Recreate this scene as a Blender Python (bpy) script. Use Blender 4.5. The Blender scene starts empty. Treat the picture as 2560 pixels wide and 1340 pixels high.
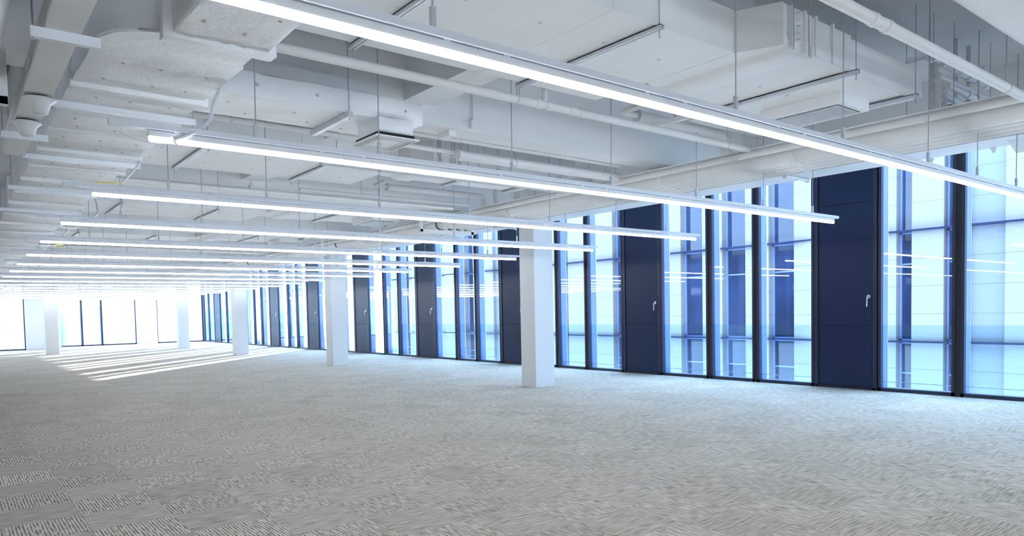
import bpy, bmesh, math, random
from mathutils import Vector, Matrix
random.seed(7)
SC = bpy.context.scene
COL = SC.collection
PI = math.pi

# ------------------------------------------------------------------ camera
H = 1.43
yaw, pitch, roll = 0.8994, -0.0454, -0.0204
fwd0 = Vector((math.cos(yaw), math.sin(yaw), 0)); up = Vector((0, 0, 1)); rt = fwd0.cross(up)
fw = fwd0 * math.cos(pitch) + up * math.sin(pitch)
u = rt.cross(fw)
rt2 = rt * math.cos(roll) + u * math.sin(roll)
u2 = rt2.cross(fw)
cam_d = bpy.data.cameras.new('camera')
cam = bpy.data.objects.new('camera', cam_d); COL.objects.link(cam)
cam.matrix_world = Matrix(((rt2.x, u2.x, -fw.x, 0), (rt2.y, u2.y, -fw.y, 0), (rt2.z, u2.z, -fw.z, H), (0, 0, 0, 1)))
cam_d.sensor_width = 36
cam_d.lens = 1774.5 / 2560 * 36
cam_d.shift_y = (858.2 - 670) / 2560
cam_d.clip_start = 0.05; cam_d.clip_end = 1000
SC.camera = cam

# ------------------------------------------------------------------ world, sun, exposure
w = bpy.data.worlds.new('sky'); SC.world = w; w.use_nodes = True
nt = w.node_tree; nt.nodes.clear()
bg = nt.nodes.new('ShaderNodeBackground'); wo = nt.nodes.new('ShaderNodeOutputWorld')
bg.inputs[0].default_value = (0.56, 0.76, 1.0, 1); bg.inputs[1].default_value = 11.5
nt.links.new(bg.outputs[0], wo.inputs[0])
sd = bpy.data.lights.new('sun', 'SUN'); so = bpy.data.objects.new('sun', sd); COL.objects.link(so)
sd.energy = 14.0; sd.angle = math.radians(0.6); sd.color = (1.0, 0.93, 0.82)
so.rotation_euler = Vector((-0.665, -0.72, -0.27)).to_track_quat('-Z', 'Y').to_euler()
so.location = (30, 60, 20)
vs = SC.view_settings
vs.view_transform = 'Standard'; vs.look = 'None'; vs.gamma = 1; vs.exposure = 0.72; vs.use_curve_mapping = False
SC.cycles.use_denoising = True
SC.cycles.max_bounces = 12; SC.cycles.diffuse_bounces = 6; SC.cycles.transparent_max_bounces = 24
SC.cycles.sample_clamp_indirect = 6.0
TUBE = 17.0

# ------------------------------------------------------------------ helpers
def tag(o, label=None, cat=None, group=None, kind=None):
    if label: o['label'] = label
    if cat: o['category'] = cat
    if group: o['group'] = group
    if kind: o['kind'] = kind
    return o

class MB:
    def __init__(s): s.bm = bmesh.new()
    def box(s, x0, y0, z0, x1, y1, z1):
        v = [s.bm.verts.new(p) for p in ((x0,y0,z0),(x1,y0,z0),(x1,y1,z0),(x0,y1,z0),(x0,y0,z1),(x1,y0,z1),(x1,y1,z1),(x0,y1,z1))]
        for f in ((0,3,2,1),(4,5,6,7),(0,1,5,4),(1,2,6,5),(2,3,7,6),(3,0,4,7)): s.bm.faces.new([v[i] for i in f])
        return s
    def prism(s, pts, z0, z1):          # plan polygon, counter clockwise
        a = [s.bm.verts.new((p[0], p[1], z0)) for p in pts]; b = [s.bm.verts.new((p[0], p[1], z1)) for p in pts]
        n = len(pts)
        s.bm.faces.new(a[::-1]); s.bm.faces.new(b)
        for i in range(n): s.bm.faces.new((a[i], a[(i+1)%n], b[(i+1)%n], b[i]))
        return s
    def loft(s, rings, cap=True):
        vr = [[s.bm.verts.new(p) for p in r] for r in rings]; n = len(rings[0])
        for a, b in zip(vr, vr[1:]):
            for i in range(n): s.bm.faces.new((a[i], a[(i+1)%n], b[(i+1)%n], b[i]))
        if cap:
            s.bm.faces.new(vr[0][::-1]); s.bm.faces.new(vr[-1])
        return s
    def tube(s, pts, r, n=12, cap=True, rs=None):
        pts = [Vector(p) for p in pts]; rings = []
        t0 = (pts[1]-pts[0]).normalized()
        a = Vector((0,0,1)) if abs(t0.z) < .9 else Vector((1,0,0))
        nrm = t0.cross(a).normalized()
        for i, p in enumerate(pts):
            if i == 0: t = t0
            elif i == len(pts)-1: t = (pts[i]-pts[i-1]).normalized()
            else: t = ((pts[i]-pts[i-1]).normalized() + (pts[i+1]-pts[i]).normalized()).normalized()
            nrm = (nrm - t*nrm.dot(t)).normalized(); b = t.cross(nrm)
            rr = rs[i] if rs else r
            if 0 < i < len(pts)-1:
                c = max(.6, t.dot((pts[i]-pts[i-1]).normalized())); 
            else: c = 1
            rings.append([p + (nrm*math.cos(2*PI*k/n) + b*math.sin(2*PI*k/n))*rr for k in range(n)])
        return s.loft(rings, cap)
    def lathe(s, prof, c, n=24, axis='z'):   # prof: (r, h)
        rings = []
        for r, h in prof:
            ring = []
            for k in range(n):
                a = 2*PI*k/n
                if axis == 'z': ring.append((c[0]+r*math.cos(a), c[1]+r*math.sin(a), c[2]+h))
                elif axis == 'x': ring.append((c[0]+h, c[1]+r*math.cos(a), c[2]+r*math.sin(a)))
                else: ring.append((c[0]+r*math.sin(a), c[1]+h, c[2]+r*math.cos(a)))
            rings.append(ring)
        return s.loft(rings)
    def build(s, name, mat, parent=None, bevel=0, smooth=False):
        bm = s.bm
        bmesh.ops.recalc_face_normals(bm, faces=bm.faces)
        if bevel:
            ed = [e for e in bm.edges if len(e.link_faces) == 2 and e.calc_face_angle(0) > .5]
            bmesh.ops.bevel(bm, geom=ed, offset=bevel, segments=2, profile=.6, affect='EDGES', clamp_overlap=True)
        if smooth:
            for f in bm.faces: f.smooth = True
        xs = [v.co for v in bm.verts]
        lo = Vector((min(c.x for c in xs), min(c.y for c in xs), min(c.z for c in xs)))
        hi = Vector((max(c.x for c in xs), max(c.y for c in xs), max(c.z for c in xs)))
        me = bpy.data.meshes.new(name)
        o = bpy.data.objects.new(name, me); COL.objects.link(o)
        if parent is None:
            c = Vector(((lo.x+hi.x)/2, (lo.y+hi.y)/2, lo.z))
            bmesh.ops.translate(bm, verts=bm.verts, vec=-c); o.location = c
        else:
            o.parent = parent
            top = parent; off = Vector(parent.location)
            while top.parent is not None: top = top.parent; off = off + Vector(top.location)
            bmesh.ops.translate(bm, verts=bm.verts, vec=-off)
        bm.to_mesh(me); bm.free()
        if smooth:
            try: me.set_sharp_from_angle(angle=math.radians(40))
            except Exception: pass
        me.materials.append(mat)
        return o

def arc(c, r, a0, a1, n=6, plane='xz'):
    out = []
    for i in range(n+1):
        a = a0 + (a1-a0)*i/n
        p = {'xz': (c[0]+r*math.cos(a), c[1], c[2]+r*math.sin(a)), 'xy': (c[0]+r*math.cos(a), c[1]+r*math.sin(a), c[2]), 'yz': (c[0], c[1]+r*math.cos(a), c[2]+r*math.sin(a))}[plane]
        out.append(p)
    return out

def thing(name, loc, label, cat, group=None, kind=None):
    o = bpy.data.objects.new(name, None); COL.objects.link(o); o.location = loc
    o.empty_display_size = .2
    return tag(o, label, cat, group, kind)

def copy_tree(o, parent=None):
    c = o.copy(); COL.objects.link(c)
    if parent is not None: c.parent = parent
    for ch in list(o.children): copy_tree(ch, c)
    return c

# ------------------------------------------------------------------ materials
def mat(name, col, rough=.6, metal=0, nscale=0, namt=0, bump=0, bscale=20, spec=.5, emis=None, coat=0):
    m = bpy.data.materials.new(name); m.use_nodes = True
    n = m.node_tree.nodes; l = m.node_tree.links; b = n['Principled BSDF']
    b.inputs['Base Color'].default_value = (*col, 1); b.inputs['Roughness'].default_value = rough
    b.inputs['Metallic'].default_value = metal; b.inputs['Specular IOR Level'].default_value = spec
    if coat: b.inputs['Coat Weight'].default_value = coat; b.inputs['Coat Roughness'].default_value = .15
    if emis: b.inputs['Emission Color'].default_value = (*emis[:3], 1); b.inputs['Emission Strength'].default_value = emis[3]
    if nscale or bump:
        g = n.new('ShaderNodeNewGeometry')
    if nscale:
        t = n.new('ShaderNodeTexNoise'); t.inputs['Scale'].default_value = nscale; t.inputs['Detail'].default_value = 5
        r = n.new('ShaderNodeValToRGB'); r.color_ramp.elements[0].position = .3; r.color_ramp.elements[1].position = .7
        r.color_ramp.elements[0].color = (*[c*(1-namt) for c in col], 1); r.color_ramp.elements[1].color = (*[min(1, c*(1+namt*.4)) for c in col], 1)
        l.new(g.outputs['Position'], t.inputs['Vector']); l.new(t.outputs['Fac'], r.inputs[0]); l.new(r.outputs[0], b.inputs['Base Color'])
    if bump:
        t = n.new('ShaderNodeTexNoise'); t.inputs['Scale'].default_value = bscale; t.inputs['Detail'].default_value = 6
        bp = n.new('ShaderNodeBump'); bp.inputs['Strength'].default_value = bump; bp.inputs['Distance'].default_value = .02
        l.new(g.outputs['Position'], t.inputs['Vector']); l.new(t.outputs['Fac'], bp.inputs['Height']); l.new(bp.outputs[0], b.inputs['Normal'])
    return m

M = {}
M['paint'] = mat('white_paint', (.79, .80, .81), .65, nscale=1.5, namt=.04)
M['col'] = mat('column_paint', (.68, .685, .69), .55, nscale=1.2, namt=.03)
M['slab'] = mat('slab_paint', (.60, .61, .62), .8, nscale=2, namt=.05, bump=.1, bscale=40)
M['slab_dark'] = mat('dark_slab', (.13, .11, .12), .85, nscale=2, namt=.15)
M['wall'] = mat('wall_paint', (.76, .77, .78), .6, nscale=1, namt=.03)
M['board'] = mat('duct_board', (.80, .81, .82), .6, nscale=3, namt=.03, bump=.08, bscale=14)
M['pipe'] = mat('pipe_paint', (.74, .74, .735), .5, nscale=6, namt=.05)
M['galv'] = mat('painted_steel', (.60, .62, .66), .4, metal=.3, nscale=8, namt=.08)
M['rod'] = mat('hanger_rod', (.42, .45, .50), .4, metal=.5)
M['housing'] = mat('light_channel', (.80, .84, .90), .4)
M['batten'] = mat('light_batten', (.80, .82, .85), .35)
M['navy'] = mat('navy_panel', (.010, .020, .062), .34, nscale=1.2, namt=.12, spec=.28)
M['frame'] = mat('dark_frame', (.012, .016, .045), .35)
M['gasket'] = mat('black_gasket', (.006, .006, .009), .6)
M['chrome'] = mat('chrome', (.75, .76, .8), .2, metal=1)
M['fin'] = mat('facade_fin', (.07, .105, .25), .35, spec=.6)
M['finedge'] = mat('fin_edge', (.45, .46, .47), .35)
M['sill'] = mat('sill_metal', (.16, .17, .22), .3)
M['speaker'] = mat('speaker_plastic', (.74, .76, .78), .35)
M['pvc'] = mat('flex_pvc', (.74, .78, .84), .4)
M['yellow'] = mat('yellow_wire', (.85, .72, .05), .5)
M['grille'] = mat('grille_blade', (.60, .62, .63), .5)
M['void'] = mat('dark_void', (.02, .02, .025), .9)
M['pin'] = mat('insulation_pin', (.52, .40, .34), .6)
M['pinw'] = mat('white_pin', (.60, .61, .63), .5)
M['rust'] = mat('rust_stained_steel', (.62, .62, .62), .5, nscale=25, namt=.25)
M['distant'] = mat('distant_block', (.36, .34, .32), .8, nscale=.05, namt=.05)
M['distant2'] = mat('distant_building_cyan', (.17, .20, .20), .8, nscale=.05, namt=.1)
M['distant3'] = mat('distant_window', (.22, .24, .22), .8)

# wrapped foil / cloth insulation: wrinkles as bump plus fold lines
def wrap_mat():
    m = mat('wrapped_insulation', (.83, .845, .87), .5)
    n = m.node_tree.nodes; l = m.node_tree.links; b = n['Principled BSDF']
    g = n.new('ShaderNodeNewGeometry')
    t = n.new('ShaderNodeTexNoise'); t.inputs['Scale'].default_value = 7; t.inputs['Detail'].default_value = 7; t.inputs['Roughness'].default_value = .62; t.inputs['Distortion'].default_value = .35
    v = n.new('ShaderNodeTexVoronoi'); v.feature = 'DISTANCE_TO_EDGE'; v.inputs['Scale'].default_value = 2.6; v.inputs['Randomness'].default_value = 1
    mx = n.new('ShaderNodeMath'); mx.operation = 'MULTIPLY_ADD'; mx.inputs[1].default_value = .5
    l.new(g.outputs['Position'], t.inputs['Vector']); l.new(g.outputs['Position'], v.inputs['Vector'])
    l.new(v.outputs['Distance'], mx.inputs[0]); l.new(t.outputs['Fac'], mx.inputs[2])
    bp = n.new('ShaderNodeBump'); bp.inputs['Strength'].default_value = .65; bp.inputs['Distance'].default_value = .03
    l.new(mx.outputs[0], bp.inputs['Height']); l.new(bp.outputs[0], b.inputs['Normal'])
    return m
M['wrap'] = wrap_mat()

def emis_mat(name, col, s):
    m = bpy.data.materials.new(name); m.use_nodes = True
    n = m.node_tree.nodes; n.clear(); e = n.new('ShaderNodeEmission'); o = n.new('ShaderNodeOutputMaterial')
    e.inputs[0].default_value = (*col, 1); e.inputs[1].default_value = s
    m.node_tree.links.new(e.outputs[0], o.inputs[0]); return m
M['tube'] = emis_mat('lit_tube', (.83, .91, 1.0), TUBE)

def glass_mat(name, tint, refl=1.0, rough=0.0):
    m = bpy.data.materials.new(name); m.use_nodes = True
    n = m.node_tree.nodes; l = m.node_tree.links; n.clear()
    o = n.new('ShaderNodeOutputMaterial'); mx = n.new('ShaderNodeMixShader'); t = n.new('ShaderNodeBsdfTransparent'); g = n.new('ShaderNodeBsdfGlossy')
    f = n.new('ShaderNodeLayerWeight'); f.inputs[0].default_value = .5
    pw = n.new('ShaderNodeMath'); pw.operation = 'POWER'; pw.inputs[1].default_value = 5; l.new(f.outputs['Facing'], pw.inputs[0])
    mu = n.new('ShaderNodeMath'); mu.operation = 'MULTIPLY_ADD'; mu.inputs[1].default_value = .94*refl; mu.inputs[2].default_value = .045*refl; mu.use_clamp = True
    t.inputs[0].default_value = (*tint, 1); g.inputs[0].default_value = (1, 1, 1, 1); g.inputs['Roughness'].default_value = rough
    l.new(pw.outputs[0], mu.inputs[0]); l.new(mu.outputs[0], mx.inputs[0]); l.new(t.outputs[0], mx.inputs[1]); l.new(g.outputs[0], mx.inputs[2]); l.new(mx.outputs[0], o.inputs[0])
    return m
M['glass'] = glass_mat('window_glass', (.88, .94, 1.0), 1.0)
M['guard'] = glass_mat('guard_glass', (.86, .96, .99), 1.5)
M['extglass'] = mat('neighbour_glass', (.008, .016, .045), .05, nscale=.6, namt=.6, spec=.35)

def carpet():
    m = bpy.data.materials.new('carpet_tiles'); m.use_nodes = True
    n = m.node_tree.nodes; l = m.node_tree.links; b = n['Principled BSDF']; b.inputs['Roughness'].default_value = .95
    b.inputs['Specular IOR Level'].default_value = .15
    def mth(op, a, c=None, d=None):
        q = n.new('ShaderNodeMath'); q.operation = op
        for i, v in enumerate((a, c, d)):
            if v is None: continue
            if isinstance(v, (int, float)): q.inputs[i].default_value = v
            else: l.new(v, q.inputs[i])
        return q.outputs[0]
    g = n.new('ShaderNodeNewGeometry'); s = n.new('ShaderNodeSeparateXYZ'); l.new(g.outputs['Position'], s.inputs[0])
    T = .51
    u_ = mth('DIVIDE', mth('ADD', s.outputs[0], 50*T-.20), T); v_ = mth('DIVIDE', mth('ADD', s.outputs[1], 50*T-5.0), T)
    fu, fv = mth('FLOOR', u_), mth('FLOOR', v_)
    chk = mth('MODULO', mth('ADD', mth('ADD', fu, fv), 1), 2)     # 0 / 1
    cell = n.new('ShaderNodeTexWhiteNoise'); cell.noise_dimensions = '2D'
    cc = n.new('ShaderNodeCombineXYZ'); l.new(fu, cc.inputs[0]); l.new(fv, cc.inputs[1]); l.new(cc.outputs[0], cell.inputs['Vector'])
    def stretched(sx, sy, sc, det=3):
        mp = n.new('ShaderNodeMapping'); mp.inputs['Scale'].default_value = (sx, sy, 1); l.new(g.outputs['Position'], mp.inputs['Vector'])
        t = n.new('ShaderNodeTexNoise'); t.inputs['Scale'].default_value = sc; t.inputs['Detail'].default_value = det; l.new(mp.outputs[0], t.inputs['Vector'])
        return t.outputs['Fac']
    # bold loops running along Y, fine lines running along X
    bold = stretched(70, 9, 1, 2); fine = stretched(6, 95, 1, 3)
    wav = mth('SINE', mth('MULTIPLY', s.outputs[0], 2*PI/.021))
    bold2 = mth('MULTIPLY_ADD', wav, .16, bold)
    def ramp(fac, p0, c0, p1, c1):
        r = n.new('ShaderNodeValToRGB'); r.color_ramp.elements[0].position = p0; r.color_ramp.elements[1].position = p1
        r.color_ramp.elements[0].color = (*c0, 1); r.color_ramp.elements[1].color = (*c1, 1); l.new(fac, r.inputs[0]); return r.outputs[0]
    cb = ramp(bold2, .34, (.22, .185, .145), .60, (.63, .585, .52))
    cf = ramp(fine, .36, (.28, .245, .195), .60, (.56, .515, .445))
    mx = n.new('ShaderNodeMix'); mx.data_type = 'RGBA'; l.new(chk, mx.inputs[0]); l.new(cb, mx.inputs[6]); l.new(cf, mx.inputs[7])
    br = mth('MULTIPLY_ADD', cell.outputs['Value'], .14, .93)
    mv = n.new('ShaderNodeMix'); mv.data_type = 'RGBA'; mv.blend_type = 'MULTIPLY'; mv.inputs[0].default_value = 1
    l.new(mx.outputs[2], mv.inputs[6]); cmb = n.new('ShaderNodeCombineColor'); [l.new(br, cmb.inputs[i]) for i in range(3)]; l.new(cmb.outputs[0], mv.inputs[7])
    l.new(mv.outputs[2], b.inputs['Base Color'])
    hm = n.new('ShaderNodeMix'); hm.data_type = 'FLOAT'; l.new(chk, hm.inputs[0]); l.new(bold2, hm.inputs[2]); l.new(fine, hm.inputs[3])
    bp = n.new('ShaderNodeBump'); bp.inputs['Strength'].default_value = .25; bp.inputs['Distance'].default_value = .004
    l.new(hm.outputs[0], bp.inputs['Height']); l.new(bp.outputs[0], b.inputs['Normal'])
    return m
M['carpet'] = carpet()

def stone(name, col, jz=.73, jy=1.1, z0=.40, y0=0):
    m = mat(name, col, .55)
    n = m.node_tree.nodes; l = m.node_tree.links; b = n['Principled BSDF']
    g = n.new('ShaderNodeNewGeometry'); s = n.new('ShaderNodeSeparateXYZ'); l.new(g.outputs['Position'], s.inputs[0])
    def line(o, per, off, wdt):
        a = n.new('ShaderNodeMath'); a.operation = 'ADD'; a.inputs[1].default_value = 100*per - off; l.new(o, a.inputs[0])
        q = n.new('ShaderNodeMath'); q.operation = 'MODULO'; q.inputs[1].default_value = per; l.new(a.outputs[0], q.inputs[0])
        c = n.new('ShaderNodeMath'); c.operation = 'LESS_THAN'; c.inputs[1].default_value = wdt; l.new(q.outputs[0], c.inputs[0]); return c.outputs[0]
    a = line(s.outputs[2], jz, z0, .014)
    mx = n.new('ShaderNodeMix'); mx.data_type = 'RGBA'; l.new(a, mx.inputs[0]); mx.inputs[6].default_value = (*col, 1); mx.inputs[7].default_value = (*[c*.45 for c in col], 1)
    l.new(mx.outputs[2], b.inputs['Base Color'])
    return m
M['stone'] = stone('stone_cladding', (.098, .092, .090))
M['stone_shade'] = stone('stone_cladding_shade', (.068, .074, .092))  # same stone, shade of its oblique faces put into a darker, bluer colour
M['band'] = mat('cladding_shadow_gap', (.006, .010, .030), .9, spec=.1)

# ------------------------------------------------------------------ main dimensions
WX = 11.92          # window wall plane
FAR = 44.4
ZS = 3.805          # slab soffit
ZB = 3.155          # beam soffit
HEAD = 3.80         # window head

# ------------------------------------------------------------------ the room shell
tag(MB().box(-8.2, -5.2, -.2, 12.2, 45.0, 0).build('floor', M['carpet']), 'striped grey beige carpet tiles covering the whole floor', 'floor', kind='structure')
tag(MB().box(-8.2, -5.2, ZS, 12.0, 45.0, ZS+.3).build('ceiling', M['slab']), 'painted concrete slab above the ducts and pipes', 'ceiling', kind='structure')
tag(MB().box(-8.2, -5.2, 0, -8.0, 45.0, ZS).build('wall_left', M['wall']), 'white left wall', 'wall', kind='structure')
tag(MB().box(-8.0, -5.2, 0, 12.0, -5.0, ZS).build('wall_rear', M['wall']), 'white wall behind the camera', 'wall', kind='structure')
# edge beam on the column line, in front of the glazing
tag(MB().box(8.47, -5.0, 3.09, 8.96, 44.4, ZS).build('wall_right_beam', M['paint']), 'white concrete edge beam along the column line', 'wall', kind='structure')
# far wall: window openings left as gaps
fw_ = MB()
fw_.box(-8.0, 42.0, 3.6, 4.3, 42.25, ZS)
fw_.box(4.2, 44.4, 3.6, 12.0, 44.65, ZS)
fw_.box(2.98, 42.0, 0, 4.3, 42.25, HEAD)
fw_.box(4.2, 42.0, 0, 4.45, 44.65, HEAD)
fw_.box(8.32, 44.4, 0, 9.40, 44.65, HEAD)
fw_.box(8.50, 43.2, 0, 8.98, 44.4, 3.09)
fw_.box(-8.0, 42.0, 0, -3.0, 42.25, HEAD)
tag(fw_.build('wall_far', M['wall']), 'white far end wall with tall window openings', 'wall', kind='structure')

tag(MB().box(-8.0, -5.0, ZS-.012, .56, 44.4, ZS).build('ceiling_left', M['slab_dark']), 'dark slab surface over the left services', 'ceiling', kind='structure')  # thin darker layer below the left strip of the slab
# beams
bi = 1
BY = (1.45, 5.74, 10.20, 14.45, 18.82, 23.0, 27.22, 31.4, 35.6, 40.0)
for yc in BY:
    wd = .20 if yc < 2 else .155
    tag(MB().box(-8.0, yc-wd, ZB, 8.47, yc+wd, ZS).build('trim_%d' % bi, M['paint']), 'painted concrete ceiling beam', 'trim', kind='structure'); bi += 1
for a_, b_ in zip(BY[:5], BY[1:6]):
    tag(MB().box(3.27, a_+.2, 3.32, 3.59, b_-.155, ZS).build('trim_%d' % bi, M['paint']), 'painted secondary beam between the main beams', 'trim', kind='structure'); bi += 1

# ------------------------------------------------------------------ window wall
# bay pitch 4.465 ; door at the near end of a bay, then three panes
DO = [-3.53, 0.93, 5.39, 9.89, 14.40, 18.86, 23.33, 27.77, 32.22, 36.68, 41.09]
win_n = 0; door_n = 0
def window_x(y0, y1, fin=True):
    """one glazed bay panel between two mullions on the right-hand wall"""
    global win_n; win_n += 1
    r = thing('window_%d' % win_n, (WX, (y0+y1)/2, 0), 'tall floor to ceiling window pane in dark frame', 'window', kind='structure')
    fr = MB()
    fr.box(WX-.03, y0, 0, WX+.05, y0+.045, HEAD); fr.box(WX-.03, y1-.045, 0, WX+.05, y1, HEAD)
    fr.box(WX-.03, y0, 0, WX+.05, y1, .055); fr.box(WX-.03, y0, HEAD-.05, WX+.05, y1, HEAD)
    fr.build('window_frame', M['frame'], r)
    MB().box(WX+.012, y0+.045, .055, WX+.02, y1-.045, HEAD-.05).build('pane', M['glass'], r)
    MB().box(WX+.075, y0+.03, .03, WX+.09, y1-.03, 1.075).build('guard_pane', M['guard'], r)
    MB().box(WX+.05, y0, 0, WX+.20, y1, .05).build('window_sill', M['sill'], r)
    MB().box(WX+.10, y0+.02, .14, WX+.105, y1-.02, .15).build('guard_rail', M['finedge'], r)
    if fin:
        MB().box(WX+.05, y1-.03, 0, WX+.24, y1+.02, HEAD).build('exterior_fin', M['fin'], r)
        MB().box(WX+.24, y1-.035, 0, WX+.25, y1+.025, HEAD).build('fin_edge', M['finedge'], r)
    return r
def door_x(y0, y1):
    global door_n; door_n += 1
    r = thing('door_%d' % door_n, (WX, (y0+y1)/2, 0), 'dark navy solid vent door between the windows with lever handle', 'door', kind='structure')
    fr = MB(); fr.box(WX-.03, y0-.02, 0, WX+.08, y0+.05, HEAD); fr.box(WX-.03, y1-.05, 0, WX+.08, y1+.02, HEAD); fr.box(WX-.03, y0, 0, WX+.08, y1, .04)
    fr.build('door_frame', M['frame'], r)
    for a, b in ((.045, 1.060), (1.068, 3.105), (3.113, HEAD-.01)):
        MB().box(WX-.015, y0+.06, a, WX+.05, y1-.06, b).build('door_panel', M['navy'], r, bevel=.004)
    MB().box(WX, y0+.04, .03, WX+.06, y1-.04, HEAD).build('door_backing', M['gasket'], r)
    hy = y0+.115
    h = MB().tube([(WX-.015, hy, 1.545), (WX-.03, hy, 1.545)], .032, 16).build('handle_rose', M['chrome'], r, smooth=True)
    MB().tube([(WX-.02, hy, 1.545), (WX-.065, hy, 1.545), (WX-.072, hy+.004, 1.535), (WX-.072, hy+.006, 1.38)], .0105, 10).build('door_handle', M['chrome'], r, smooth=True)
    return r
mul = MB
MUL = [(-5.0, .93)]
for i, y in enumerate(DO):
    door_x(y, y+1.03)
    end = DO[i+1] if i+1 < len(DO) else FAR
    a = y+1.06; L = (end-.03-a)
    if i+1 < len(DO):
        c1, c2 = a + L*.335, a + L*.64
        segs = ((a, c1-.03), (c1+.03, c2-.03), (c2+.03, end-.03))
        if i == 1: segs = ((1.99, 3.03), (3.09, 4.14), (4.22, 5.35))
        for (p, q) in segs: window_x(p, q)
        mm = MB(); mm.box(WX-.02, segs[0][1], 0, WX+.06, segs[1][0], HEAD); mm.box(WX-.02, segs[1][1], 0, WX+.06, segs[2][0], HEAD)
    else:
        segs = ((a, 43.22), (43.27, 44.2))
        for (p, q) in segs: window_x(p, q)
        mm = MB(); mm.box(WX-.02, 43.22, 0, WX+.06, 43.27, HEAD); mm.box(WX-.02, 44.2, 0, WX+.06, 44.4, HEAD)
    tag(mm.build('trim_%d' % bi, M['gasket']), 'black window mullion', 'trim', kind='structure'); bi += 1
tag(MB().box(WX-.02, -5.0, 0, WX+.3, -3.56, HEAD).build('wall_right_pier', M['wall']), 'white pier at the near end of the window wall', 'wall', kind='structure')

# far wall windows
def window_y(x0, x1, Y, strips):
    global win_n; win_n += 1
    r = thing('window_%d' % win_n, ((x0+x1)/2, Y, 0), 'tall bright window in the far end wall', 'window', kind='structure')
    fr = MB(); xs = [x0] + strips + [x1]
    for x in xs: fr.box(x-.045, Y, 0, x+.045, Y+.12, HEAD)
    fr.box(x0, Y, 0, x1, Y+.12, .07); fr.box(x0, Y, HEAD-.05, x1, Y+.12, HEAD)
    fr.build('window_frame', M['frame'], r)
    for a, b in zip(xs, xs[1:]):
        MB().box(a+.045, Y+.05, .07, b-.045, Y+.058, HEAD-.05).build('pane', M['glass'], r)
    for x in strips:
        MB().box(x-.05, Y+.12, 0, x-.02, Y+.34, HEAD).build('exterior_fin', M['fin'], r)
window_y(-3.0, 2.98, 42.02, [-1.0, 1.0])
window_y(4.45, 8.32, 44.42, [5.69, 6.63])
window_y(9.40, 11.9, 44.42, [])

# ------------------------------------------------------------------ outside: neighbouring building and distant blocks
NX = 20.0
nb = thing('neighbouring_building', (NX+4, 16, 0), 'pale stone clad building with tall dark blue window strips outside the windows', 'building')
strips = [(-6, 5.9, 'stone'), (5.9, 6.02, 'stone'), (6.02, 6.81, 'stone_shade'), (6.81, 7.17, 'stone'), (7.17, 7.37, 'g'), (7.37, 7.68, 'stone'), (7.68, 7.88, 'stone'), (7.88, 8.14, 'stone'),
          (8.14, 8.53, 'g'), (8.53, 8.80, 'stone'), (8.80, 11.47, 'stone'), (11.47, 12.31, 'g'), (12.31, 13.13, 'stone'), (13.13, 14.0, 'g'), (14.0, 14.78, 'stone'), (14.78, 15.68, 'g'),
          (15.68, 16.2, 'stone'), (16.2, 18.39, 'stone'), (18.39, 18.9, 'g'), (18.9, 19.85, 'stone'), (19.85, 20.45, 'g'), (20.45, 21.4, 'stone'), (21.4, 21.7, 'g'), (21.7, 25.9, 'stone'),
          (25.9, 26.5, 'stone_shade'), (26.5, 28.1, 'stone'), (28.1, 28.85, 'g'), (28.85, 30.9, 'stone'), (30.9, 31.6, 'stone_shade'), (31.6, 34.2, 'stone'), (34.2, 34.9, 'g'), (34.9, 37.0, 'stone')]
k = 0
for (a, b, t) in strips:
    k += 1
    d = 0 if t == 'stone' else (.12 if t == 'stone_shade' else .28)
    if t == 'g':
        MB().box(NX+d, a, -6, NX+6, b, 7.8).build('window_strip', M['extglass'], nb)
        fr = MB()
        fr.box(NX+d-.05, a, -6, NX+d+.02, a+.05, 7.8); fr.box(NX+d-.05, b-.05, -6, NX+d+.02, b, 7.8)
        for z in (.40-2.93, .40, 3.33, 6.26, 9.2): fr.box(NX+d-.05, a, z-.06, NX+d+.02, b, z+.06)
        for z in (.40-.85, 3.33-.85, 6.26-.85): fr.box(NX+d-.02, a, z-.03, NX+d+.02, b, z+.01)
        fr.build('window_frame', M['fin'], nb)
    else:
        # folded stone bay: shallow V in plan
        m_ = (a+b)/2; fold = .16 if (b-a) > 1.2 else 0
        MB().prism([(NX+d, a), (NX+6, a), (NX+6, b), (NX+d, b), (NX+d-fold, a+(b-a)*.72), (NX+d-fold, a+(b-a)*.45)] if fold else [(NX+d, a), (NX+6, a), (NX+6, b), (NX+d, b)], -6, 7.8).build('stone_panel', M[t], nb)
gp = MB()
for z in (.40-2.93, .40, 3.33, 6.26):
    gp.box(NX-.17, -6, z-.02, NX+.3, 37.0, z+.02)
gp.build('floor_joint', M['band'], nb)
for i, (x0, x1, y, z, m_) in enumerate(((-60, 30, 105, 24, 'distant'), (-12, 6.5, 92, 1.6, 'distant2'), (10.2, 14.2, 88, 2.3, 'distant2'), (8.9, 9.4, 60, 8, 'distant2'))):  # the widest block is added to keep sky light off the far end
    t = ('wide pale hazy block added far outside the end windows to hold back sky light', 'low cyan hazy block far outside, seen through the leftmost end window',
         'low cyan hazy block far outside, seen through the middle end window', 'narrow pale block outside the right part of the middle end window')[i]
    r = thing('distant_block', ((x0+x1)/2, y, -20), t, 'building')
    MB().box(x0, y, -20, x1, y+12, z).build('facade', M[m_], r)
    for q in range(8 if i else 3): MB().box(x0-.05, y-.1, z-.9-q*1.3, x1+.05, y, z-.6-q*1.3).build('window_band', M['distant3'], r)

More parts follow.
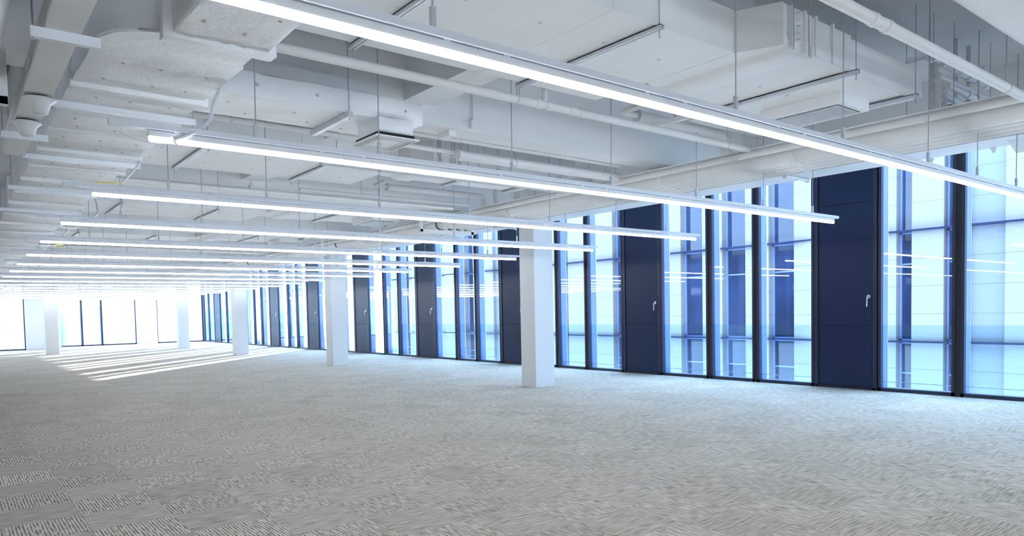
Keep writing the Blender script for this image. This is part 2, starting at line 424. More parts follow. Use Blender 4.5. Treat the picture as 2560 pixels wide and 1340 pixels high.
# ------------------------------------------------------------------ columns
def column(cx, cy, label, sx=.46, sy=.42, top=ZB):
    return tag(MB().box(cx-sx/2, cy-sy/2, 0, cx+sx/2, cy+sy/2, top).build('column', M['col'], bevel=.006), label, 'column', 'square white columns')
column(8.72, 10.20, 'nearest square white column, right of centre in front of the windows')
column(8.62, 18.82, 'second nearest white square column, left of picture centre')
column(8.60, 27.22, 'white square column third from the camera, beside the sun streaks')
column(8.62, 35.6, 'small distant white column before the far end window, right of the wall pilaster')
column(3.44, 35.6, 'leftmost white column, in front of the far end wall')


# ------------------------------------------------------------------ linear lights
def light_row(y, xl, xr, label, zt=2.452, cables=(1.55, 2.40, 3.58, 4.72, 5.95, 7.15, 8.2)):
    r = thing('linear_light', ((xl+xr)/2, y, zt), label, 'ceiling light', 'rows of suspended linear lights')
    MB().box(xl-.20, y-.021, zt+.050, xr+.10, y+.021, zt+.083).build('channel', M['housing'], r, bevel=.003)
    n = 0; x = xl
    while x < xr-.05:
        e = min(x+1.185, xr)
        b = MB().box(x, y-.015, zt+.012, e-.003, y+.015, zt+.042).build('batten', M['batten'], r)
        MB().tube([(x+.004, y, zt+.001), (e-.008, y, zt+.001)], .0175, 10).build('tube', M['tube'], b)
        for cx in (x+.15, e-.15): MB().box(cx-.016, y-.014, zt+.040, cx+.016, y+.014, zt+.051).build('mounting_clip', M['batten'], b)
        x = e
    for cx in cables:
        if xl < cx < xr:
            w_ = MB().tube([(cx, y, zt+.15), (cx+.015, y, 3.10 if (cx > 4.4 and (10.8 < y < 12.1 or 15 < y < 16.2)) else ZS)], .0042, 6).build('suspension_rod', M['rod'], r)
            MB().box(cx-.010, y-.010, zt+.082, cx+.010, y+.010, zt+.165).build('rod_bracket', M['galv'], w_)
    return r
rows = [(2.38, .55, 9.6, 'nearest long linear ceiling light, crossing the top of the picture'),
        (4.46, .94, 8.70, 'second nearest linear light row, ending over a dark door'),
        (6.68, .97, 8.88, 'third linear light row from the camera'),
        (8.82, .98, 8.85, 'fourth linear light row from the camera, passing just in front of the nearest column'),
        (11.02, .99, 8.90, 'fifth linear light row from the camera, ending behind the nearest column'),
        (13.3, 1.01, 9.10, 'sixth linear light row from the camera'),
        (15.5, 1.03, 9.05, 'seventh linear light row from the camera'),
        (17.7, 1.04, 9.2, 'eighth linear light row from the camera')]
nth = ['ninth', 'tenth', 'eleventh', 'twelfth', 'thirteenth', 'fourteenth', 'fifteenth', 'sixteenth', 'seventeenth', 'eighteenth', 'nineteenth']
for i in range(11): rows.append(((19.9, 22.1, 24.35, 26.55, 28.9, 31.1, 33.3, 34.9, 37.6, 39.4, 42.2)[i], 1.05 if i < 2 else -5.5, 9.1, nth[i] + ' linear light row from the camera, towards the far end wall'))
for i, (y, a, b, lab) in enumerate(rows):
    cb = (1.55, 2.40, 3.58, 4.72, 5.95, 7.15, 8.2)
    if i == 0: cb = (1.53, 3.54, 4.77, 6.14, 7.18, 8.19)
    if i > 9: cb = (1.55, 3.58, 5.95, 8.2)
    light_row(y, a, b, lab, cables=cb)
for y in (.25, -1.9, -4.0):
    light_row(y, -5.5, 9.0, 'linear light row behind the camera, out of the picture', cables=(3.58, 8.2))
for y in (2.38, 4.46, 6.68, 8.82, 11.02):  # unseen rows, added to brighten the near left floor
    light_row(y, -7.2, -1.0, 'unseen linear light row added beyond the left edge of the picture', cables=(-6.0, -2.0))

# ------------------------------------------------------------------ big insulated duct on the left (runs along Y)
X0, X1, DZ0, DZ1 = .64, 1.39, 2.84, 3.13
def wrapbox(x0, y0, z0, x1, y1, z1, name, parent, bev=.016, seg=.16, amp=.005):
    """box subdivided and slightly wrinkled"""
    m = MB().box(x0, y0, z0, x1, y1, z1); bm = m.bm
    bmesh.ops.bevel(bm, geom=list(bm.edges), offset=bev, segments=2, profile=.6, affect='EDGES')
    bmesh.ops.subdivide_edges(bm, edges=[e for e in bm.edges if e.calc_length() > seg], cuts=max(1, min(14, int(max(x1-x0, y1-y0)/seg))), use_grid_fill=True)
    for v in bm.verts:
        v.co += Vector((random.uniform(-1, 1), random.uniform(-1, 1), random.uniform(-1, 1)))*amp
    return m.build(name, M['wrap'], parent, smooth=True)
def pin_at(x, y, z, m, parent, r=.010):
    p = MB(); p.lathe([(r, 0), (r*.9, -.003), (r*.25, -.004), (r*.18, -.008)], (x, y, z), 10); return p.build('insulation_pin', m, parent)
LD = thing('insulated_duct', (1.0, 10, DZ0), 'large white insulation-wrapped duct running along the left of the ceiling', 'duct')
seg_y = [4.15, 4.95, 5.62, 6.15, 6.95, 7.7, 8.5, 9.35, 10.3, 11.3, 12.4, 13.6, 15.0, 16.5, 18.4, 20.5]
for i, (a, b) in enumerate(zip(seg_y, seg_y[1:])):
    dz = [0, .012, -.012, 0, -.01, .008][i % 6]
    wrapbox(X0, a, DZ0+dz, X1, b, DZ1, 'duct_section', LD)
    if i: wrapbox(X0-.015, a-.03, DZ0-.032, X1+.015, a+.03, DZ1+.01, 'flange_wrap', LD, bev=.012, seg=.3, amp=.004)
for i, (a, b) in enumerate(zip(seg_y[:8], seg_y[1:9])):
    for fx in (.2, .5, .8):
        for fy in (.3, .72):
            pin_at(X0+(X1-X0)*(fx+random.uniform(-.05, .05)), a+(b-a)*fy, DZ0-.014, M['pin'], LD)
el = MB()
pts = [(.90, 3.5), (1.37, 3.5), (1.37, 4.17), (.64, 4.17), (.65, 4.05), (.70, 3.94), (.78, 3.87), (.90, 3.84)]
el.prism(pts, 2.83, 3.14)
bmesh.ops.bevel(el.bm, geom=[e for e in el.bm.edges], offset=.012, segments=2, affect='EDGES')
el.build('elbow_section', M['wrap'], LD, smooth=True)
wrapbox(.90, 1.0, 2.785, 1.36, 3.72, 3.12, 'duct_section', LD)
wrapbox(.86, 3.68, 2.765, 1.40, 3.76, 3.14, 'flange_wrap', LD, bev=.012, seg=.3)
for x, y in ((1.05, 2.0), (1.26, 2.5), (1.02, 3.0), (1.26, 3.25), (1.18, 3.5), (.98, 3.45)): pin_at(x, y, 2.782, M['pin'], LD, .011)
for y in (5.33, 7.15, 8.9, 10.7):
    s_ = MB().box(X0-.09, y-.017, DZ0-.06, X1+.04, y+.017, DZ0-.022).build('support_channel', M['housing'], LD)
    for x in (X0-.06, X1+.025): MB().tube([(x, y, DZ0-.08), (x, y, ZS)], .004, 6).build('hanger_rod', M['rod'], s_)

# ------------------------------------------------------------------ wrapped branch duct with diffuser
BR = thing('branch_duct', (2.2, 5.3, 2.95), 'white wrapped branch duct with square air diffuser at its end', 'duct')
wrapbox(1.41, 5.01, 2.95, 3.10, 5.58, 3.125, 'duct_body', BR, bev=.014)
wrapbox(2.67, 4.96, 2.83, 2.98, 5.31, 2.96, 'diffuser_neck', BR, bev=.01)
df = MB().box(2.62, 4.90, 2.793, 3.0, 5.34, 2.801).build('diffuser', M['board'], BR)
for q in range(5):
    dv = MB()
    o_ = .028+q*.032; t_ = .007
    x0, x1, y0, y1 = 2.62+o_, 3.0-o_, 4.90+o_*1.1, 5.34-o_*1.1; z = 2.783+q*.0035
    dv.box(x0, y0, z, x1, y0+t_, z+.009); dv.box(x0, y1-t_, z, x1, y1, z+.009); dv.box(x0, y0, z, x0+t_, y1, z+.009); dv.box(x1-t_, y0, z, x1, y1, z+.009)
    dv.build('diffuser_vane', M['finedge'], df)
MB().box(2.65, 4.93, 2.801, 2.97, 5.31, 2.832).build('neck_flange', M['gasket'], BR)
hb = MB().box(2.41, 4.94, 2.905, 2.45, 5.65, 2.945).build('support_channel', M['galv'], BR)
for y in (4.965, 5.62): MB().tube([(2.43, y, 2.89), (2.43, y, ZS if y < 5.5 else ZB)], .004, 6).build('hanger_rod', M['rod'], hb)
for x, y in ((1.62, 5.2), (1.81, 5.43), (2.1, 5.2), (2.28, 5.4), (2.58, 5.43)): pin_at(x, y, 2.944, M['pin'], BR)
for x in (1.76, 2.2, 2.94):
    p = MB(); p.lathe([(.012, 0), (.011, -.004)], (x, 5.006, 3.04), 12, 'y'); p.build('insulation_pin', M['pin'], BR)

# ------------------------------------------------------------------ board ducts across the bays and their fan coil units
def pins(parent, x0, x1, y0, y1, z, nx, ny):
    for i in range(nx):
        for j in range(ny):
            pin_at(x0+(x1-x0)*(i+.5)/nx, y0+(y1-y0)*(j+.5)/ny, z, M['pinw'], parent, .016)
def trapeze(parent, x, y0, y1, z):
    c = MB().box(x-.020, y0, z-.026, x-.003, y1, z).box(x+.003, y0, z-.026, x+.020, y1, z).box(x-.020, y0, z-.005, x+.020, y1, z)
    c = c.build('support_channel', M['galv'], parent)
    for y in (y0+.02, y1-.02): MB().tube([(x, y, z-.075), (x, y, ZS)], .004, 6).build('hanger_rod', M['rod'], c)
D0 = 3.116
def duct_bay(yf, label, w=1.285, x0=1.42, x1=4.18, npin=5):
    r = thing('supply_duct', ((x0+x1)/2, yf-w/2, D0), label, 'duct', 'flat white supply ducts crossing the ceiling')
    y0 = yf-w
    js = [x0, x0+.62, x0+1.6, x1]
    for a, b in zip(js, js[1:]):
        MB().box(a+.001, y0, D0, b-.001, yf, 3.40).build('duct_section', M['board'], r, bevel=.003)
    for x in (2.06, 3.40): trapeze(r, x, y0-.04, yf+.04, D0-.004)
    pins(r, x0+.05, x1-.05, y0+.1, yf-.1, D0, npin, 2)
    return r
duct_bay(4.11, 'nearest flat white duct, above the two closest light rows')
duct_bay(8.58, 'flat white duct between the nearest two full ceiling beams')
duct_bay(12.90, 'third flat white duct from the camera, past the nearest column')
duct_bay(17.2, 'fourth flat white duct from the camera')
duct_bay(21.6, 'fifth flat white duct from the camera, far down the room', npin=3)
duct_bay(25.9, 'sixth flat white duct from the camera, far down the room', npin=2)

def unit(y0, y1, label, gx0, gx1, gy0, gy1, near=False, grille=True):
    r = thing('fan_coil_unit', (6.0, (y0+y1)/2, D0), label, 'air conditioner', 'ceiling fan coil units')
    MB().prism([(4.183, y0+.29), (4.31, y0), (4.31, y1), (4.183, y1-.05)], D0, 3.39).build('transition', M['board'], r)
    MB().box(4.31, y0, D0, 4.36, y1, 3.38).build('intake_section', M['board'], r)
    rings = []
    for y in (y0+.016, y1-.016):
        rings.append([(4.365, y, 3.18), (4.365, y, 3.118), (4.39, y, 3.092), (4.43, y, 3.084), (4.62, y, 3.084), (4.645, y, 3.10), (4.645, y, 3.18)])
    MB().loft(rings).build('filter_cover', M['paint'], r, smooth=True)
    MB().box(4.37, y0, 3.175, 4.66, y1, 3.38).build('fan_casing', M['paint'], r)
    for x in (4.40, 4.56, 4.70, 4.93): MB().box(x-.011, y0-.016, D0, x+.011, y0+.004, 3.385).build('casing_flange', M['paint'], r)
    MB().box(4.665, y0, 3.105, 5.21, y1, 3.37).build('coil_casing', M['paint'], r, bevel=.003)
    MB().box(5.225, y0+.03, 3.155, 6.50, y1, 3.37).build('outlet_duct', M['board'], r, bevel=.003)
    MB().box(5.225, y0+.03, 3.11, 6.35, y1, 3.155).build('outlet_underside', M['board'], r, bevel=.003)
    if grille:
        gb = MB().box(gx0, gy0, 3.022, gx1, gy1, 3.11).build('grille_box', M['paint'], r, bevel=.002)
        MB().box(gx0+.05, gy0+.05, 3.018, gx1-.05, gy1-.05, 3.026).build('grille_recess', M['void'], gb)
        bl = MB(); y = gy0+.055
        while y < gy1-.055:
            bl.box(gx0+.05, y, 3.014, gx1-.05, y+.008, 3.021); y += .0165
        tag(bl.build('grille_blade', M['grille'], gb), kind='stuff')
    for x in (5.16, 6.15): trapeze(r, x, y0-.08, y1+.05, 3.10)
    pins(r, 4.75, 6.3, y0+.16, y1-.1, 3.105, 4, 1)
    for x in (4.38, 4.57):
        MB().tube([(x, y0-.03, 3.09), (x, y0-.03, ZS)], .004, 6).build('hanger_rod', M['rod'], r)
    if near:
        for q in range(5):
            z = 3.15+q*.044
            MB().tube([(4.40, y0-.01, z), (4.445, y0-.04, z+.006), (4.47, y0-.01, z+.028)], .007, 8).build('coil_bend', M['pipe'], r, smooth=True)
    return r
unit(2.54, 3.62, 'nearest white ceiling fan coil unit with slatted return grille at upper right', 5.58, 6.05, 2.80, 3.50, near=True)
unit(6.75, 7.85, 'white fan coil unit between the nearest two full beams', 5.65, 6.1, 7.1, 7.6, grille=False)
unit(10.8, 12.1, 'white fan coil unit with dark square grille just past the nearest column', 5.73, 6.22, 10.93, 11.72)
unit(15.0, 16.2, 'distant white fan coil unit beyond the third duct', 5.73, 6.22, 15.2, 15.95)

# ------------------------------------------------------------------ pipe rack along the windows
def collar(parent, c, r, L=.05, axis='y', name='pipe_collar'):
    return MB().lathe([(r*.98, -L/2), (r*1.14, -L/2), (r*1.14, L/2), (r*.98, L/2)], c, 20, axis).build(name, M['pipe'], parent, smooth=True)
rack = [(6.60, 3.00, .033, 'slim pipe at the inner top edge of the pipe rack'), (6.88, 2.985, .10, 'thickest pipe of the rack running along the windows'),
        (7.08, 2.970, .075, 'pipe next to the thickest one in the rack along the windows'), (7.26, 2.96, .065, 'third thick pipe of the rack counting from the thickest'),
        (7.42, 2.95, .055, 'outermost pipe of the rack, nearest the windows')]
for (x, z, r_, lab) in rack:
    t = thing('rack_pipe', (x, 20, z), lab, 'pipe', 'pipes of the rack along the windows')
    MB().tube([(x, -4.8, z), (x, 44.2, z)], r_, 20).build('pipe_run', M['pipe'], t, smooth=True)
    for y in ((2.6, 4.42, 7.25, 10.1, 13.1) if r_ < .04 else (3.9, 5.6, 8.6, 12.0, 16.0)):
        collar(t, (x, y + (.0 if r_ < .04 else (x-6.8)*.35), z), r_, .04 if r_ < .04 else .05)
tag(MB().box(6.56, -4.8, 3.04, 6.66, 44.2, 3.052).build('steel_ledge', M['paint']), 'thin white steel ledge above the slim rack pipe', 'ledge')
for i, (y, lab) in enumerate(((10.6, 'white steel cradle under the pipe rack, left of the nearest column'), (14.72, 'white steel pipe cradle further along the rack'), (20.6, 'far white steel pipe cradle'))):
    r = thing('pipe_cradle', (6.9, y, 2.8), lab, 'bracket', 'steel cradles of the pipe rack')
    MB().box(6.44, y-.025, 2.815, 7.57, y+.025, 2.875).build('cross_bar', M['paint'], r)
    for x in (6.47, 7.54): MB().box(x-.025, y-.025, 2.83, x+.025, y+.025, ZS).build('post', M['paint'], r)
    for (x, z, rr, _) in rack[1:]: MB().lathe([(rr*1.02, -.012), (rr*1.12, -.012), (rr*1.12, .012), (rr*1.02, .012)], (x, y+.005, z), 16, 'y').build('pipe_clamp', M['gasket'], r)

# ------------------------------------------------------------------ straight pipes across the bays
def hpipe(y, z, x0, x1, r, label, collars=(), hang=(), group='straight pipes crossing under the ceiling'):
    t = thing('ceiling_pipe', ((x0+x1)/2, y, z), label, 'pipe', group)
    MB().tube([(x0, y, z), (x1, y, z)], r, 18).build('pipe_run', M['pipe'], t, smooth=True)
    for c in collars: collar(t, (c, y, z), r, .05, 'x')
    for c in hang:
        MB().tube([(c, y, z+r), (c, y, ZS)], .004, 6).build('hanger_rod', M['rod'], t)
        MB().lathe([(r*1.0, -.008), (r*1.1, -.008), (r*1.1, .008), (r*1.0, .008)], (c, y, z), 18, 'x').build('pipe_clamp', M['galv'], t)
    return t
hpipe(1.856, 2.99, 3.5, 8.46, .034, 'white pipe crossing the upper right corner', (4.05, 4.22), (6.15,))
p2 = hpipe(4.27, 3.05, 1.41, 6.9, .032, 'long white pipe in front of the nearest full ceiling beam', (3.7, 3.81, 4.06, 4.17), (3.49, 6.2))
MB().tube([(3.77, 4.27, 3.05), (3.77, 4.27, 3.32)], .022, 14).build('riser', M['pipe'], p2, smooth=True)
hpipe(6.20, 3.09, 1.43, 6.3, .022, 'slim white pipe behind the nearest full beam', (3.6,), (1.95, 3.3, 4.6))
hpipe(6.12, 3.05, 4.22, 6.6, .050, 'thick insulated pipe behind the nearest full beam', (4.22,), (4.95,))
hpipe(6.0, 3.17, 1.93, 6.5, .026, 'white pipe running close behind the nearest full beam', (3.1,), (4.15,))
hpipe(6.70, 2.95, 2.97, 6.3, .040, 'low white pipe beside the second fan coil unit', (2.98,), (3.6,))
hpipe(8.90, 3.05, 3.65, 6.3, .022, 'slim white pipe beside the second duct', (3.66,), (4.5,))
hpipe(9.35, 3.06, 1.42, 6.3, .028, 'long white pipe in front of the second full ceiling beam', (4.0,), (2.75, 5.0))
hpipe(13.55, 3.0, 1.42, 6.3, .055, 'thick pipe before the third full ceiling beam', (2.25, 3.8), (2.4,))
hpipe(18.2, 3.04, 1.42, 6.3, .045, 'far thick pipe beneath the ceiling', (3.2,), (2.4,))

def drop_pipe(y, x0, x1, z, zb, r, label):
    t = thing('insulated_pipe', (x1, y, zb), label, 'pipe', 'insulated pipes that turn down to the rack')
    R_ = .075
    pts = [(x0+(x1-R_-x0)*q/4, y, z) for q in range(4)] + arc((x1-R_, y, z-R_), R_, PI/2, 0, 8) + [(x1, y, zb)]
    MB().tube(pts, r, 18).build('pipe_run', M['pipe'], t, smooth=True)
    MB().tube([(x0+.01, y, z), (x0-.18, y, z), (x0-.20, y-.02, z), (x0-.20, y-.34, z+.01)], r*.55, 14).build('bare_pipe', M['pipe'], t, smooth=True)
    MB().lathe([(r*.5, -.007), (r*1.15, -.007), (r*1.15, .007), (r*.5, .007)], (x0, y, z), 18, 'x').build('insulation_end', M['galv'], t)
    return t
drop_pipe(4.48, 5.10, 6.46, 3.22, 3.03, .048, 'white insulated pipe turning down to the rack in front of the nearest full beam')
drop_pipe(9.0, 4.95, 6.64, 3.22, 3.03, .046, 'white insulated pipe turning down in front of the second full beam')

vg = thing('valve_assembly', (5.0, 4.2, 3.2), 'cluster of small white valves and elbows below the nearest unit', 'valve')
MB().tube([(4.62, 4.15, 3.23), (5.1, 4.15, 3.23), (5.55, 4.15, 3.23), (5.62, 4.15, 3.23), (5.64, 4.28, 3.23)], .022, 12).build('valve_pipe', M['pipe'], vg, smooth=True)
MB().tube([(4.64, 4.15, 3.23), (4.60, 4.15, 3.20), (4.60, 4.15, 3.30), (4.60, 4.0, 3.34)], .020, 12).build('elbow', M['pipe'], vg, smooth=True)
for x in (4.84, 5.08, 5.32):
    MB().lathe([(.019, -.04), (.033, -.028), (.033, .028), (.019, .04)], (x, 4.15, 3.23), 16, 'x').build('valve_body', M['pipe'], vg, smooth=True)
for x in (4.93, 5.2): MB().tube([(x, 4.15, 3.23), (x+.02, 4.12, 3.17), (x+.10, 4.10, 3.165)], .011, 8).build('valve_lever', M['galv'], vg)
MB().box(5.28, 3.98, 3.13, 5.33, 4.44, 3.17).build('support_channel', M['paint'], vg)
MB().box(5.29, 4.18, 3.15, 5.32, 4.21, ZS).build('hanger_strut', M['galv'], vg)
t = hpipe(4.30, 3.23, 5.62, 6.84, .022, 'short slim pipe turning down to the rack under the nearest light row', ())
MB().tube([(6.84, 4.30, 3.23), (6.84, 4.30, 3.06)], .028, 12).build('drop', M['pipe'], t, smooth=True)

v2 = thing('valve_assembly', (7.2, 2.55, 3.2), 'stack of white valves and actuators at the upper right above the pipe rack', 'valve')
for j, (dy, z, xa, xb) in enumerate(((2.50, 3.455, 6.72, 7.80), (2.56, 3.385, 6.80, 8.18), (2.52, 3.31, 6.90, 7.80), (2.56, 3.235, 6.92, 7.42))):
    MB().tube([(xa, dy, z), (xb, dy, z)], .026, 12).build('valve_pipe', M['pipe'], v2, smooth=True)
    for x in (xa+.38, xa+.58, xa+.76, xa+1.0):
        if x < xb and j != 1: MB().lathe([(.026, -.033), (.036, -.027), (.036, .027), (.026, .033)], (x+j*.04, dy, z), 14, 'x').build('valve_body', M['pipe'], v2, smooth=True)
MB().tube([(7.60, 2.5, 3.46), (7.60, 2.5, 3.53)], .012, 8).build('actuator_stem', M['galv'], v2)
MB().box(7.52, 2.44, 3.51, 7.70, 2.56, 3.585).build('actuator', M['speaker'], v2, bevel=.01)
MB().lathe([(.02, 0), (.062, .015), (.07, .05), (.02, .09)], (7.06, 2.56, 3.09), 16).build('strainer', M['void'], v2, smooth=True)
MB().box(6.95, 2.50, 3.065, 7.75, 2.62, 3.078).build('drip_tray', M['galv'], v2)
for x in (7.25, 7.55): MB().box(x-.012, 2.57, 3.05, x+.012, 2.60, ZS).build('support_strut', M['galv'], v2)
for i, (x, y, r_, zt_) in enumerate(((6.69, 2.55, .026, 3.47), (6.775, 2.55, .021, 3.39), (6.88, 2.55, .026, 3.32))):
    tag((MB().box(x-r_, y-r_, 3.05, x+r_, y+r_, ZS if i != 1 else zt_) if i == 9 else MB().box(x-r_, y-r_, 3.05, x+r_, y+r_, zt_) if i != 1 else MB().tube([(x, y, 3.04), (x, y, zt_)], r_, 14)).build('steel_post' if i != 1 else 'riser_pipe', M['rust'] if i != 1 else M['pipe']),
        ('perforated steel post left of the upright pipe above the rack at upper right', 'upright white pipe between two perforated posts at upper right', 'perforated steel post right of the upright pipe at upper right')[i], 'post' if i != 1 else 'pipe')
for i, (x, y, lab) in enumerate(((6.80, 4.66, 'flat steel post rising from the rack right of the nearest insulated pipe bend'), (6.95, 4.40, 'round riser pipe at the end of the long pipe by the rack'), (6.85, 4.20, 'round riser pipe rising from the rack, right of the long pipe end'),
        (6.85, 3.98, 'round riser pipe rising from the rack just under the nearest light row'), (6.90, 6.60, 'steel post behind the nearest full beam, above the rack'), (6.93, 6.93, 'second steel post behind the nearest full beam, above the rack'),
        (6.82, 8.93, 'square riser post beside the insulated pipe bend at the second full beam'), (6.83, 8.40, 'left round riser duct above the rack before the second full beam'), (6.80, 8.0, 'right round riser duct above the rack before the second full beam'),
        (6.66, 12.9, 'distant riser pipe above the rack past the nearest column'), (6.66, 12.2, 'distant riser pipe beside the square grille past the nearest column'))):
    flat = 'post' in lab
    m_ = MB().box(x-.028, y-.02, 3.05, x+.028, y+.02, ZS) if flat else MB().tube([(x, y, 3.05), (x, y, ZS)], .026 if y < 5 else .045, 14)
    tag(m_.build('steel_post' if flat else 'riser_pipe', M['pipe'], smooth=not flat), lab, 'post' if flat else 'pipe')

def jbox(x, y, z, label):
    r = thing('junction_box', (x, y, z), label, 'electrical box', 'white boxes on the ceiling beams')
    MB().box(x-.033, y-.05, z, x+.033, y, z+.075).build('box', M['paint'], r, bevel=.003)
    MB().tube([(x, y-.016, z+.07), (x, y-.016, ZS)], .006, 8).build('conduit', M['galv'], r)
    return r
jbox(4.0, 5.585, 3.17, 'white junction box low on the face of the nearest full beam')
jbox(3.4, 10.04, 3.17, 'white junction box on the face of the second full beam')
sb = thing('sensor_box', (3.83, 5.8, 3.1), 'small white box under the nearest full beam', 'electrical box')
MB().box(3.79, 5.66, 3.10, 3.87, 5.86, ZB).build('box', M['paint'], sb, bevel=.003)

# fittings under the edge beam
for i, (y, lab) in enumerate(((11.05, 'white stub tube under the edge beam, left of the nearest column'), (4.93, 'white stub tube under the edge beam right of the second light row end'), (20.7, 'far white stub tube under the edge beam'))):
    r = thing('soffit_fitting', (8.7, y, 3.04), lab, 'pipe', 'stub tubes under the edge beam')
    MB().tube([(8.40, y, 3.068), (8.95, y, 3.068)], .020, 12).build('tube', M['pipe'], r, smooth=True)
    for x in (8.40, 8.93): MB().lathe([(.008, -.015), (.034, -.015), (.034, .015), (.008, .015)], (x, y, 3.068), 14, 'x').build('end_cap', M['paint'], r)
for i, (y, x) in enumerate(((2.80, 8.92), (3.42, 8.92))):
    tag(MB().lathe([(.034, 0), (.034, -.023), (.015, -.045), (.023, -.06)], (x, y, 3.09), 14).build('sprinkler_head', M['speaker'], smooth=True), ('small white nozzle under the edge beam, nearest the right edge', 'small white nozzle under the edge beam above the dark mullion')[i], 'sprinkler')
tg = thing('soffit_bracket', (8.8, 2.5, 3.0), 'white triangular bracket under the edge beam at the right edge', 'bracket')
MB().loft([[(8.65, 2.42, 3.09), (8.96, 2.42, 3.09), (8.93, 2.42, 2.99)], [(8.65, 2.60, 3.09), (8.96, 2.60, 3.09), (8.93, 2.60, 2.99)]]).build('plate', M['paint'], tg)
r = thing('emergency_box', (6.4, 1.68, 3.24), 'white electrical box on the beam at the top right edge', 'electrical box')
MB().box(6.32, 1.655, 3.22, 6.46, 1.72, 3.35).build('box', M['speaker'], r, bevel=.006)
r = thing('wall_box', (6.6, 2.65, 3.75), 'white box with conduit on the slab above the upper right valves', 'electrical box')
MB().box(7.42, 2.78, 3.72, 7.56, 2.90, ZS).build('box', M['speaker'], r, bevel=.006)
MB().tube([(7.49, 2.90, 3.78), (7.52, 5.5, 3.78)], .014, 8).build('conduit', M['pipe'], r)
for i, (x, y) in enumerate(((6.47, 2.47), (6.81, 2.44), (7.6, 2.42), (6.55, 2.53), (6.95, 2.88))):
    tag(MB().tube([(x, y, 3.05), (x, y, ZS)], .0035, 6).build('hanger_rod', M['rod']), 'thin hanger rod dropping from the slab to the pipe rack at upper right', 'rod', 'thin rods between slab and rack at upper right')

# ------------------------------------------------------------------ left: trunking, loudspeakers, big pipe, conduits
ct = thing('cable_trunking', (.45, 4, 2.68), 'white boxed cable trunking running along the upper left', 'cable trunking')
MB().box(.384, .8, 2.676, .516, 4.72, 2.80).build('trunking_section', M['paint'], ct, bevel=.002)
MB().box(.384, 4.73, 2.676, .516, 6.53, 2.80).build('trunking_section', M['paint'], ct, bevel=.002)
for y in (3.65, 5.74):
    c = MB().box(.33, y-.016, 2.632, .59, y+.016, 2.676).build('support_channel', M['housing'], ct)
    MB().tube([(.34, y, 2.62), (.34, y, ZS if y < 5 else ZB)], .0045, 6).build('hanger_rod', M['rod'], c)
for q in range(7): MB().lathe([(.002, 0), (.012, 0), (.012, .003), (.002, .003)], (.372, 4.24+q*.033, 2.72), 10, 'x').build('spring_coil', M['chrome'], ct)
def speaker(x, y, z, label):
    r = thing('ceiling_speaker', (x, y, z), label, 'loudspeaker', 'white cone loudspeakers at upper left')
    MB().lathe([(.078, .0), (.082, -.005), (.072, -.012), (.055, -.028), (.048, -.052), (.040, -.078), (.030, -.086), (.001, -.088)], (x, y, z), 28).build('cone', M['speaker'], r, smooth=True)
    MB().lathe([(.055, .0), (.055, .01), (.02, .015)], (x, y, z), 20).build('mount', M['gasket'], r)
    return r
speaker(.455, 4.75, 2.66, 'white cone loudspeaker nearer the camera under the trunking')
speaker(.44, 5.35, 2.66, 'white cone loudspeaker further back under the trunking')
bp_ = thing('drain_pipe', (.17, 3, 2.7), 'thick white pipe at the top left corner', 'pipe')
MB().tube([(.18, .8, 2.76), (.18, 5.5, 2.76)], .083, 24).build('pipe_run', M['pipe'], bp_, smooth=True)
hf = thing('steel_hanger', (.19, 4.6, 2.6), 'white steel hanger frame hanging at the left edge', 'bracket')
MB().box(.26, 4.56, 2.56, .302, 4.60, 3.06).box(-.05, 4.56, 2.555, .30, 4.60, 2.60).build('frame_bar', M['paint'], hf)
hf = thing('steel_hanger', (.19, 6.3, 2.6), 'small white hanger frame below the first at the left edge', 'bracket')
MB().box(.29, 6.3, 2.62, .33, 6.34, 3.17).box(-.05, 6.3, 2.61, .33, 6.34, 2.66).build('frame_bar', M['paint'], hf)
lt = MB()
for q in range(1): lt.box(-.33, 5.2+q*.5, 3.40, .22, 5.25+q*.5, 3.43)
lt.box(-.33, 5.1, 3.39, -.29, 5.5, 3.46); lt.box(.19, 5.1, 3.39, .23, 5.5, 3.46)
tag(lt.build('cable_ladder', M['void']), 'dark cable ladder high up at the left edge', 'cable ladder')

def flex(pts, r, label, m='pvc', name='flexible_conduit', cat='conduit', group=None):
    V = [Vector(p) for p in pts]; out = []
    P = [V[0]] + V + [V[-1]]
    for i in range(1, len(P)-2):
        for q in range(14):
            t = q/14
            a, b, c, d = P[i-1], P[i], P[i+1], P[i+2]
            out.append(.5*((2*b) + (-a+c)*t + (2*a-5*b+4*c-d)*t*t + (-a+3*b-3*c+d)*t*t*t))
    out.append(V[-1]); fine = []
    n_ = 3 if r > .008 else 1
    for a, b in zip(out, out[1:]):
        for q in range(n_): fine.append(a.lerp(b, q/n_))
    fine.append(out[-1])
    rs = [r*(1 if k % 2 else .84) for k in range(len(fine))] if n_ == 3 else [r]*len(fine)
    return tag(MB().tube(fine, r, 10, rs=rs).build(name, M[m], None, smooth=True), label, cat, group)
G = 'conduits feeding the light rows'
flex([(1.40, 4.62, 2.86), (1.33, 4.55, 2.72), (1.28, 4.5, 2.60), (1.17, 4.44, 2.505), (1.06, 4.42, 2.455)], .0125, 'corrugated white conduit looping down to the left end of the second light row', group=G)
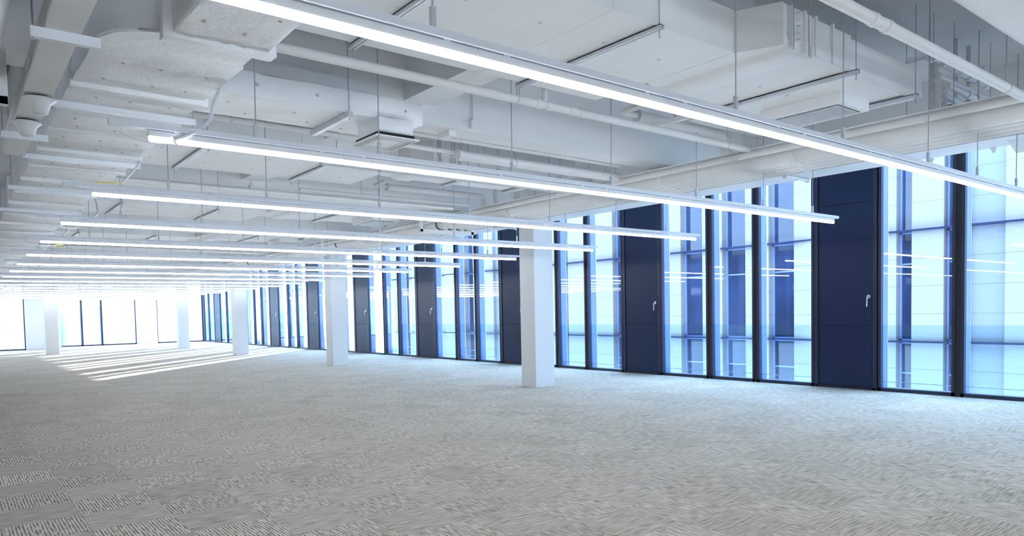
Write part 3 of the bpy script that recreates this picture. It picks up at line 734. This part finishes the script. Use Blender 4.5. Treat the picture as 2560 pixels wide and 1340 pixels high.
flex([(1.41, 7.0, 2.84), (1.36, 6.9, 2.76), (1.28, 6.8, 2.66), (1.20, 6.74, 2.57)], .010, 'grey conduit running down along the big duct towards the third light row', group=G)
flex([(1.20, 6.74, 2.57), (1.14, 6.70, 2.56), (1.06, 6.68, 2.553), (1.0, 6.68, 2.55)], .005, 'yellow wires at the end of the grey conduit above the third light row', 'yellow', 'loose_wire', 'wire')
flex([(1.41, 9.5, 2.83), (1.38, 9.2, 2.7), (1.32, 8.9, 2.56), (1.12, 8.82, 2.44)], .011, 'conduit dropping to the left end of the fourth light row', group=G)
flex([(1.41, 11.6, 2.83), (1.36, 11.3, 2.68), (1.18, 11.05, 2.45)], .010, 'conduit dropping to the left end of the fifth light row', group=G)
flex([(1.41, 13.9, 2.83), (1.34, 13.6, 2.66), (1.15, 13.35, 2.45)], .010, 'conduit dropping to the left end of the sixth light row', group=G)
flex([(.80, 4.45, 2.50), (.82, 4.44, 2.45), (.95, 4.43, 2.42), (1.06, 4.425, 2.425)], .0032, 'thin white wire sagging under the left end of the second light row', 'batten', 'loose_wire', 'wire')
flex([(.84, 8.82, 2.50), (.90, 8.81, 2.42), (1.05, 8.80, 2.395), (1.14, 8.80, 2.40)], .0042, 'thin white wire under the left end of the fourth light row', 'batten', 'loose_wire', 'wire')
flex([(.84, 11.02, 2.50), (.88, 11.01, 2.42), (1.05, 11.0, 2.395), (1.16, 11.0, 2.40)], .0042, 'thin white wire under the left end of the fifth light row', 'batten', 'loose_wire', 'wire')
tag(MB().tube([(1.16, 11.0, 2.40), (1.24, 11.0, 2.41)], .013, 8).build('wire_tape', M['yellow']), 'yellow tape on the wires below the fifth light row', 'tape')
for (x, y, z, lab) in ((1.07, 4.42, 2.43, 'white tape knot where the conduit ends under the second light row'), (1.14, 8.80, 2.41, 'white tape knot under the fourth light row')):
    kb = MB(); kb.tube([(x, y, z), (x-.02, y, z+.032), (x+.006, y, z-.004), (x+.003, y, z+.034), (x, y, z+.004), (x+.018, y, z-.01)], .0042, 6)
    tag(kb.build('wire_knot', M['speaker']), lab, 'tape')
